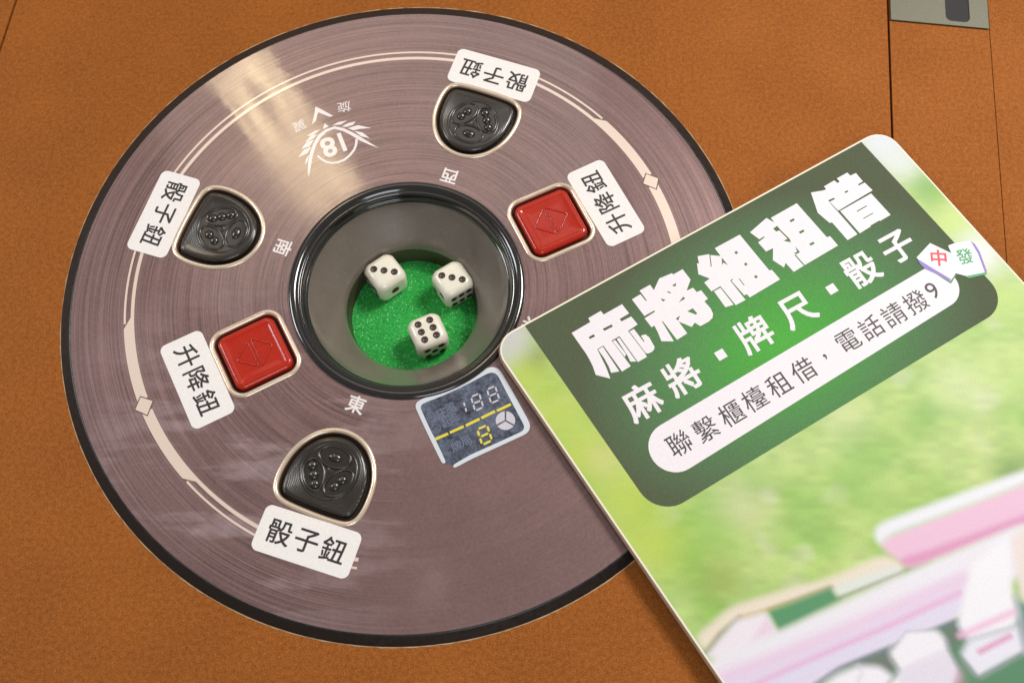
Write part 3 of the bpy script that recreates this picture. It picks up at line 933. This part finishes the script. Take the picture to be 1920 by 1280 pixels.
def sdline(P, pts):
    pts = np.array(pts); d = np.full(len(P), 1e9)
    for k in range(len(pts) - 1):
        a, e = pts[k], pts[k + 1]; ab = e - a; t = np.clip(((P - a) @ ab) / (ab @ ab + 1e-12), 0, 1)
        d = np.minimum(d, np.linalg.norm(P - a - t[:, None] * ab, axis=1))
    return d


s_ax = np.linspace(0, 1, NU); t_ax = np.linspace(0, 1, NVV)
S_, T_ = np.meshgrid(s_ax, t_ax); S_, T_ = S_.ravel(), T_.ravel()
c0, c1, c2, c3 = [np.array(c) for c in corners]
mi = 0.0008
GP = (c0[None] * ((1 - S_) * (1 - T_))[:, None] + c3[None] * (S_ * (1 - T_))[:, None] + c1[None] * ((1 - S_) * T_)[:, None] + c2[None] * (S_ * T_)[:, None])
ctr = (c0 + c1 + c2 + c3) / 4
GP = ctr + (GP - ctr) * np.array([1 - 2 * mi / WID, 1 - 2 * mi / LEN])
for cn_, sx_, sy_ in ((c0, 1, -1), (c3, -1, -1)):
    r_ = 0.0105 - mi
    nb = (c1, c3) if sx_ > 0 else (c2, c0)
    u_, v_ = [(q - cn_) / np.linalg.norm(q - cn_) for q in nb]; th_ = math.acos(float(u_ @ v_))
    cc_ = cn_ + (u_ + v_) / np.linalg.norm(u_ + v_) * (0.0105 / math.sin(th_ / 2))
    dd_ = GP - cc_; m_ = ((dd_ @ u_) < 0.0105 * math.cos(th_)) & ((dd_ @ v_) < 0.0105 * math.cos(th_)) & (((GP - cn_) @ u_) < 0.0105 / math.tan(th_ / 2)) & (((GP - cn_) @ v_) < 0.0105 / math.tan(th_ / 2))
    d_ = GP[m_] - cc_; l_ = np.linalg.norm(d_, axis=1); k_ = np.minimum(1, r_ / np.maximum(l_, 1e-9)); GP[m_] = cc_ + d_ * k_[:, None]
lin = lambda *c: np.array(srgb(*c)[:3])
n_a = 0.6 * vnoise(GP, 55, 1) + 0.4 * vnoise(GP, 120, 2); n_b = 0.6 * vnoise(GP + 3, 48, 3) + 0.4 * vnoise(GP, 95, 4); n_c = vnoise(GP + 1, 75, 6)
n_a = np.clip((n_a - 0.2) / 0.55, 0, 1); n_b = np.clip((n_b - 0.35) / 0.5, 0, 1); n_c = np.clip((n_c - 0.7) / 0.25, 0, 1)
C_ = lin(148, 194, 88)[None] * (1 - n_a)[:, None] + lin(188, 214, 122)[None] * n_a[:, None]
C_ = C_ * (1 - 0.5 * n_b)[:, None] + lin(216, 228, 160)[None] * (0.5 * n_b)[:, None]
C_ = C_ * (1 - 0.5 * n_c)[:, None] + lin(226, 226, 196)[None] * (0.5 * n_c)[:, None]


g1_ = vnoise(GP @ np.array([[0.86, 0.5], [-0.5, 0.86]]) * np.array([1.0, 2.2]), 190, 8); C_ *= (0.90 + 0.20 * g1_)[:, None]


def blob(px, rx, col, k=1.0, ry=None):
    c = np.array(sp_(px)); d = (GP - c) / np.array([rx, ry or rx]); wgt = k * np.exp(-(d ** 2).sum(1))[:, None]
    C_[:] = C_ * (1 - wgt) + lin(*col)[None] * wgt


def shape(pts, col, soft=0.0023, k=1.0):
    poly = [sp_(p) for p in crop(1200, 860, 2.667, pts)]; poly = blur_loop(resample(poly, 90), 4); d = sdist(GP, poly)
    wgt = k * np.clip(0.5 - d / (2 * soft), 0, 1); wgt = (wgt * wgt * (3 - 2 * wgt))[:, None]
    C_[:] = C_ * (1 - wgt) + lin(*col)[None] * wgt


def stroke(pts, wd, col, soft=0.0012, k=1.0):
    ln = [sp_(p) for p in crop(1200, 860, 2.667, pts)]; d = sdline(GP, ln) - wd
    wgt = (k * np.clip(0.5 - d / (2 * soft), 0, 1))[:, None]
    C_[:] = C_ * (1 - wgt) + lin(*col)[None] * wgt


# yellow-green margin on the left, pale fade at the two top corners
for p_, r_ in (((985, 690), 0.012), ((1040, 770), 0.014), ((1100, 850), 0.014), ((1180, 930), 0.016), ((1225, 1020), 0.014)): blob(p_, r_, (194, 214, 88), 0.85)
blob((1010, 665), 0.007, (120, 140, 60), 0.55)
blob((1130, 860), 0.008, (214, 214, 140), 0.55)
blob((960, 632), 0.0095, (208, 208, 204), 1.0); blob((935, 650), 0.008, (208, 208, 204), 0.95)
blob((1740, 350), 0.011, (124, 180, 62), 0.95); blob((1790, 420), 0.010, (200, 226, 112), 0.9)
blob((1655, 265), 0.016, (226, 230, 238), 1.0); blob((1690, 300), 0.009, (224, 230, 228), 0.85)
blob((1835, 475), 0.011, (238, 238, 244), 0.95); blob((1880, 560), 0.010, (190, 220, 110), 0.8)
blob((1900, 880), 0.009, (100, 140, 70), 0.6); blob((1905, 720), 0.013, (176, 214, 108), 0.5)
blob((1390, 950), 0.012, (222, 222, 176), 0.6); blob((1590, 900), 0.014, (136, 190, 76), 0.5); blob((1570, 770), 0.012, (216, 226, 172), 0.55)
blob((1350, 1080), 0.010, (160, 172, 84), 0.6); blob((1800, 720), 0.012, (214, 228, 170), 0.5); blob((1340, 1000), 0.012, (140, 196, 76), 0.5)
# the cream rail of the far rack
shape([(265, 895), (450, 738), (640, 678), (960, 590), (1230, 470), (1340, 540), (1290, 600), (980, 660), (640, 755), (500, 792), (400, 880), (330, 978)], (238, 226, 206))
stroke([(330, 975), (400, 880), (500, 795)], 0.0010, (120, 118, 88), 0.0012, 0.85)
stroke([(500, 792), (640, 752), (960, 640)], 0.0005, (214, 168, 104), 0.0009, 0.9)
shape([(635, 760), (960, 632), (985, 680), (1010, 705), (690, 870)], (84, 150, 102))
shape([(965, 650), (1000, 625), (1270, 530), (1320, 565), (1000, 695)], (226, 232, 226))
stroke([(1000, 695), (1330, 560), (1450, 505)], 0.0006, (110, 130, 96), 0.001, 0.8)
shape([(325, 985), (480, 803), (630, 762), (690, 870), (420, 1010)], (243, 234, 243))
shape([(560, 900), (635, 790), (672, 860), (560, 930)], (238, 214, 232), 0.002)
# the far pink wall
shape([(1190, 430), (1240, 385), (1960, 110), (1960, 300), (1340, 548), (1270, 490)], (240, 196, 222))
shape([(1290, 500), (1480, 440), (1960, 262), (1960, 318), (1340, 548)], (226, 158, 196), 0.002)
shape([(1163, 372), (1190, 325), (1260, 298), (1960, 42), (1960, 110), (1230, 388), (1200, 442)], (240, 241, 249))
# the long near wall of tiles
shape([(330, 1000), (690, 862), (1350, 562), (1960, 300), (1960, 560), (1640, 700), (1590, 800), (1240, 945), (1000, 1045), (880, 1130), (300, 1200)], (240, 237, 246))
shape([(380, 1090), (700, 960), (1100, 800), (1640, 545), (1650, 720), (1590, 800), (1240, 945), (1000, 1045), (880, 1130), (400, 1150)], (230, 220, 242), 0.002)
stroke([(400, 1095), (700, 985), (1020, 850), (1640, 590)], 0.0022, (240, 206, 232), 0.003, 0.8)
stroke([(560, 1135), (860, 1000), (1030, 925), (1230, 840), (1420, 750), (1600, 670)], 0.0009, (236, 170, 214), 0.0014, 0.85)
stroke([(640, 1130), (880, 1030), (1200, 900), (1590, 740)], 0.0010, (226, 224, 246), 0.002, 0.8)
shape([(880, 1130), (1000, 1045), (1240, 948), (1590, 803), (1980, 690), (1980, 1500), (860, 1500)], (88, 140, 104))
shape([(1040, 1045), (1240, 955), (1290, 1050), (1180, 1080)], (112, 122, 112), 0.0022)
shape([(1500, 850), (1590, 815), (1610, 900), (1560, 960)], (104, 124, 108), 0.0022)
stroke([(880, 1125), (1000, 1045), (1240, 948), (1590, 806)], 0.0006, (92, 96, 128), 0.0012, 0.85)
# loose tiles
shape([(1240, 970), (1330, 862), (1480, 848), (1530, 900), (1540, 960), (1592, 1060), (1560, 1140), (1280, 1300), (1240, 1120), (1300, 1060)], (246, 243, 251))
shape([(915, 1125), (980, 1078), (1090, 1030), (1200, 1035), (1270, 1090), (1260, 1300), (900, 1300)], (246, 243, 251))
stroke([(1090, 1030), (1110, 1070), (1090, 1110)], 0.0004, (214, 206, 226), 0.0012, 0.7)
stroke([(1300, 1060), (1400, 1010), (1520, 960)], 0.0005, (216, 208, 230), 0.0012, 0.6)
blob((1200 + 1560 / 2.667, 860 + 1085 / 2.667), 0.004, (246, 190, 220), 0.8)
stroke([(1240, 970), (1300, 1060), (1240, 1120)], 0.0004, (120, 128, 132), 0.0012, 0.6)
stroke([(1240, 968), (1330, 862), (1480, 848)], 0.0003, (150, 150, 170), 0.0009, 0.5)
stroke([(1530, 905), (1545, 960), (1592, 1060), (1570, 1120)], 0.0004, (150, 140, 164), 0.001, 0.6)
shape([(1300, 1060), (1400, 1015), (1530, 965), (1585, 1058), (1560, 1130), (1290, 1200)], (232, 226, 240), 0.0016)
# upright tiles
shape([(1585, 825), (1660, 525), (1845, 380), (1865, 700), (1892, 760), (1880, 835), (1640, 905)], (247, 245, 252))
stroke([(1588, 830), (1640, 905), (1880, 838)], 0.0004, (196, 186, 214), 0.0009, 0.7)
stroke([(1600, 882), (1700, 838), (1865, 765)], 0.0011, (242, 186, 218), 0.0014, 0.9)
shape([(1602, 980), (1640, 905), (1890, 835), (1925, 960), (1690, 1092)], (238, 236, 248))
stroke([(1602, 985), (1690, 1094), (1925, 965)], 0.0005, (84, 110, 100), 0.001, 0.7)
stroke([(1700, 962), (1780, 920), (1850, 885)], 0.0009, (224, 140, 186), 0.0012, 0.9)
shape([(1855, 400), (1930, 330), (1985, 330), (1985, 760), (1905, 700), (1880, 560)], (240, 226, 222), 0.0025)
stroke([(1880, 690), (1900, 780), (1925, 960)], 0.0010, (190, 188, 212), 0.0016, 0.8)
C_ *= 0.79
vf = []
for j in range(NVV - 1):
    for i in range(NU - 1):
        a = j * NU + i; vf.append((a, a + NU, a + NU + 1, a + 1))
me = bpy.data.meshes.new('printed_photo'); me.from_pydata([(p[0], p[1], 0.00005) for p in GP], [], vf); me.update()
ca = me.color_attributes.new('print', 'FLOAT_COLOR', 'POINT')
ca.data.foreach_set('color', np.concatenate([C_, np.ones((len(C_), 1))], 1).astype(np.float32).ravel())
photo = pmat('printed_photo', (0.5, 0.5, 0.5), 0.45, spec=0.35)
at = N(photo, 'ShaderNodeAttribute'); at.attribute_name = 'print'
pn = noise(photo, 1400, 2.0, rough=0.7)
L(photo, mixc(photo, 1.0, at.outputs['Color'], mixc(photo, pn, (0.84, 0.84, 0.84, 1), (1.14, 1.14, 1.14, 1)), 'MULTIPLY'), bsdf(photo).inputs['Base Color'])
ph = link('printed_photo', me, photo, sign)

# ---- the green title panel
panel_pts = [sp_(p) for p in ((985.5, 613), (1233.8, 970.3), (1895, 569.6), (1613, 264))]
panel_pts[0] = (panel_pts[0][0], -0.0009); panel_pts[3] = (panel_pts[3][0], -0.0009)
title_m = pmat('green_print_gradient', srgb(80, 90, 70), 0.6, spec=0.12)
b = bsdf(title_m)
gc = sp_((1470, 640)); tc = N(title_m, 'ShaderNodeTexCoord'); sp = N(title_m, 'ShaderNodeSeparateXYZ'); L(title_m, tc.outputs['Object'], sp.inputs[0])
gx = mth(title_m, 'DIVIDE', mth(title_m, 'SUBTRACT', sp.outputs[0], gc[0]), 0.098); gy = mth(title_m, 'DIVIDE', mth(title_m, 'SUBTRACT', sp.outputs[1], gc[1]), 0.070)
gr = mth(title_m, 'SQRT', mth(title_m, 'ADD', mth(title_m, 'MULTIPLY', gx, gx), mth(title_m, 'MULTIPLY', gy, gy)))
rp = N(title_m, 'ShaderNodeValToRGB'); L(title_m, gr, rp.inputs[0])
els = rp.color_ramp.elements
els[0].position = 0.0; els[0].color = srgb(78, 162, 64); els[1].position = 1.0; els[1].color = srgb(80, 88, 66)
for p_, c_ in ((0.25, (76, 150, 66)), (0.5, (82, 130, 78)), (0.78, (82, 108, 76))):
    e = els.new(p_); e.color = srgb(*c_)
pn = noise(title_m, 1500, 2.0, rough=0.75)
L(title_m, mixc(title_m, 1.0, rp.outputs[0], mixc(title_m, pn, (0.6, 0.6, 0.6, 1), (1.4, 1.4, 1.4, 1)), 'MULTIPLY'), b.inputs['Base Color'])
link('title_panel', fill_loops([rounded(panel_pts, [0, 0.0135, 0.0125, 0], 10)], 0.00012), title_m, sign)

print_w = pmat('white_board_print', srgb(226, 219, 224), 0.5, spec=0.3)
pn = noise(print_w, 1400, 2.0); L(print_w, mixc(print_w, pn, srgb(216, 209, 214), srgb(234, 227, 232)), bsdf(print_w).inputs['Base Color'])
print_k = pmat('black_board_print', srgb(46, 44, 46), 0.55)
pa, pb = np.array(sp_((1264.5, 837.5))), np.array(sp_((1756, 539)))
dd = (pb - pa) / np.linalg.norm(pb - pa); qa = math.atan2(dd[1], dd[0]); ra, rb = 0.0112, 0.0102
pill = circle(ra, 24, tuple(pa), qa + math.pi / 2, qa + 3 * math.pi / 2, True) + circle(rb, 24, tuple(pb), qa - math.pi / 2, qa + math.pi / 2, True)
link('contact_panel', fill_loops([pill], 0.00018), print_w, sign)


def line(name, items, size, off, mat, z, a=0.0, sx=1.0):
    glyphs(name, [(ch, *sp_(px), size * (s[0] if s else 1), a, sx) for ch, px, *s in items], z, mat, sign, off)


ta = math.radians(-1.2)
# heavy headline: each character drawn as its own outlines (first the solid pieces, then the holes in them)
HEAD = [
    (1060, 540, 6.4, [
        [(75, 540), (300, 408), (275, 362), (425, 275), (460, 318), (680, 195), (765, 305), (652, 372), (672, 402), (790, 342), (868, 437), (752, 515), (955, 782), (980, 825), (870, 888), (648, 578), (555, 632), (712, 838), (785, 937), (680, 1002), (455, 690), (382, 735), (440, 850), (480, 930), (505, 990), (540, 1087), (365, 1042), (330, 940), (290, 860), (250, 790)],
        [(278, 590), (340, 555), (358, 580), (295, 612)], [(448, 490), (555, 437), (570, 462), (468, 515)],
        [(392, 738), (450, 703), (648, 1000), (550, 1018), (520, 940), (470, 850)], [(566, 640), (598, 622), (728, 792), (714, 828)],
        [(616, 612), (646, 594), (852, 882), (780, 883), (748, 815)],
        [(768, 522), (822, 492), (942, 648), (950, 640), (905, 572), (960, 556), (1005, 590), (1070, 705), (1066, 735), (1040, 765), (990, 788), (962, 778)]]),
    (1170, 490, 8.0, [
        [(118, 572), (245, 495), (330, 598), (342, 588), (232, 440), (390, 352), (448, 432), (528, 258), (722, 178), (735, 200), (878, 120), (998, 275), (938, 440), (1035, 398), (1090, 462), (1155, 435), (1258, 562), (1205, 600), (1300, 710), (1335, 790), (1325, 850), (1270, 905), (1145, 972), (1060, 920), (1015, 985), (820, 905), (948, 1080), (795, 1178), (577, 894), (568, 902), (748, 1200), (560, 1198), (510, 1070), (455, 965), (412, 990), (308, 855), (465, 756), (453, 738), (305, 820)],
        [(718, 365), (785, 325), (770, 380)], [(640, 460), (655, 450), (710, 468), (690, 482)], [(545, 560), (622, 575), (585, 605)], [(818, 618), (890, 530), (918, 560)], [(948, 750), (1030, 705), (1098, 780), (1075, 800)], [(775, 860), (840, 815), (812, 890)]]),
    (1290, 430, 8.0, [
        [(142, 405), (318, 374), (340, 562), (354, 560), (334, 388), (488, 402), (400, 285), (775, 82), (1218, 618), (1258, 610), (1380, 752), (925, 1022), (885, 975), (842, 990), (650, 775), (676, 752), (665, 743), (632, 770), (862, 1060), (715, 1138), (494, 866), (484, 853), (375, 918), (350, 930), (242, 800), (325, 740), (155, 675), (133, 510), (165, 515)],
        [(388, 930), (486, 878), (684, 1132), (560, 1170)],
        [(692, 350), (722, 325), (752, 350), (722, 378)], [(835, 525), (865, 498), (895, 525), (865, 552)], [(985, 712), (1017, 685), (1050, 712), (1017, 740)],
        [(505, 425), (600, 540), (530, 500), (510, 540)], [(755, 740), (770, 738), (850, 840), (835, 842)]]),
    (1395, 370, 8.0, [
        [(88, 528), (335, 312), (455, 382), (402, 310), (790, 92), (1240, 600), (1290, 585), (1408, 725), (910, 1018), (770, 858), (755, 868), (895, 1028), (745, 1120), (622, 985), (598, 1055), (432, 945), (435, 765), (330, 815), (210, 680), (310, 600), (298, 588), (230, 632)],
        [(680, 350), (745, 318), (760, 345), (700, 378)], [(820, 520), (890, 485), (908, 515), (840, 550)], [(975, 700), (1040, 668), (1060, 695), (1000, 728)],
        [(435, 472), (495, 430), (545, 490), (684, 625), (702, 678), (590, 655), (652, 625), (530, 500), (480, 515)], [(770, 740), (838, 825), (785, 856), (742, 838), (795, 822)]]),
    (1510, 310, 8.0, [
        [(82, 412), (290, 375), (310, 352), (275, 322), (430, 230), (485, 270), (512, 245), (470, 200), (628, 112), (672, 158), (758, 120), (862, 245), (785, 290), (800, 306), (888, 262), (1008, 378), (492, 684), (372, 560), (366, 566), (480, 692), (780, 1035), (632, 1125), (400, 860), (360, 865), (185, 715)],
        [(520, 688), (985, 425), (1278, 745), (1125, 835), (1105, 832), (975, 905), (980, 920), (815, 1022)],
        [(580, 405), (630, 378), (645, 395), (600, 420)], [(340, 528), (430, 490), (442, 510), (360, 552)], [(765, 690), (915, 605), (925, 615), (780, 700)], [(858, 800), (1010, 715), (1018, 725), (875, 805)]])]
V, F = [], []
for x0, y0, sc_, lps in HEAD:
    me = fill_loops([[sp_(p) for p in crop(x0, y0, sc_, lp)] for lp in lps], 0.00019)
    k = len(V); V += [tuple(v.co) for v in me.vertices]; F += [[k + i for i in p.vertices] for p in me.polygons]
    bpy.data.meshes.remove(me)
mesh_obj('title_lettering', V, F, print_w, sign)
line('list_lettering', [('麻', (1204, 752)), ('將', (1279.5, 705)), ('牌', (1414, 625.8)), ('尺', (1494.5, 582)), ('骰', (1615, 505.5)), ('子', (1683, 463))], 0.0166, 0.020, print_w, 0.00019, ta)
for c in ((1351.5, 665), (1559.5, 542)):
    p = np.array(sp_(c))
    polys('square_mark', [[tuple(p + np.array(d) * 0.0022) for d in ((-1, -1), (1, -1), (1, 1), (-1, 1))]], 0.00019, print_w, sign)
line('contact_lettering', [('聯', (1274, 831)), ('繫', (1323.5, 804)), ('櫃', (1371, 775)), ('檯', (1414.5, 748)), ('租', (1460, 721)), ('借', (1506, 694)),
                           (',', (1547.3, 669), 1.0), ('電', (1590.3, 638.6)), ('話', (1632.5, 614)), ('請', (1675, 590)), ('撥', (1716.6, 566)), ('9', (1747.8, 545), 1.02)], 0.0113, 0.004, print_k, 0.00024, math.radians(0.0))

# ---- the two printed tiles overlapping the panel
tw = pmat('tile_print_white', srgb(232, 226, 238), 0.5); tp = pmat('tile_print_purple', srgb(124, 104, 186), 0.5)
tr = pmat('tile_print_red', srgb(206, 44, 52), 0.5); tg = pmat('tile_print_green', srgb(44, 150, 84), 0.5); tgd = pmat('tile_print_dark_green', srgb(70, 120, 84), 0.5)
tq = lambda pts: [sp_(p) for p in crop(1640, 420, 6.4, pts)]
t2 = polys('printed_tile', [tq([(878, 262), (945, 236), (1150, 205), (1240, 340), (1328, 565), (1315, 590), (1105, 628), (965, 592), (940, 400)])], 0.00026, tw, sign)
polys('tile_side', [tq([(1145, 205), (1200, 245), (1258, 335), (1345, 575), (1318, 578), (1238, 360)])], 0.00030, tp, t2)
polys('tile_base', [tq([(1105, 624), (1330, 580), (1346, 590), (1338, 606), (1130, 652), (1085, 636)])], 0.00030, tg, t2)
glyphs('tile_lettering', [('發', *sp_((1640 + 1078 / 6.4, 420 + 390 / 6.4)), 0.0082, math.radians(-20), 0.95)], 0.00032, tg, t2, 0.012)
t1 = polys('printed_tile', [tq([(500, 405), (662, 232), (960, 375), (975, 420), (968, 590), (925, 668), (890, 660), (690, 545), (535, 440)])], 0.00034, tw, sign)
polys('tile_side', [tq([(505, 418), (545, 442), (700, 538), (905, 660), (900, 688), (760, 610), (590, 532), (540, 480)])], 0.00038, tp, t1)
polys('tile_base', [tq([(720, 588), (905, 690), (970, 595), (978, 610), (915, 715), (890, 700)])], 0.00040, tgd, t1)
glyphs('tile_lettering', [('中', *sp_((1640 + 765 / 6.4, 420 + 410 / 6.4)), 0.0086, math.radians(-33), 1.0)], 0.00042, tr, t1, 0.022)
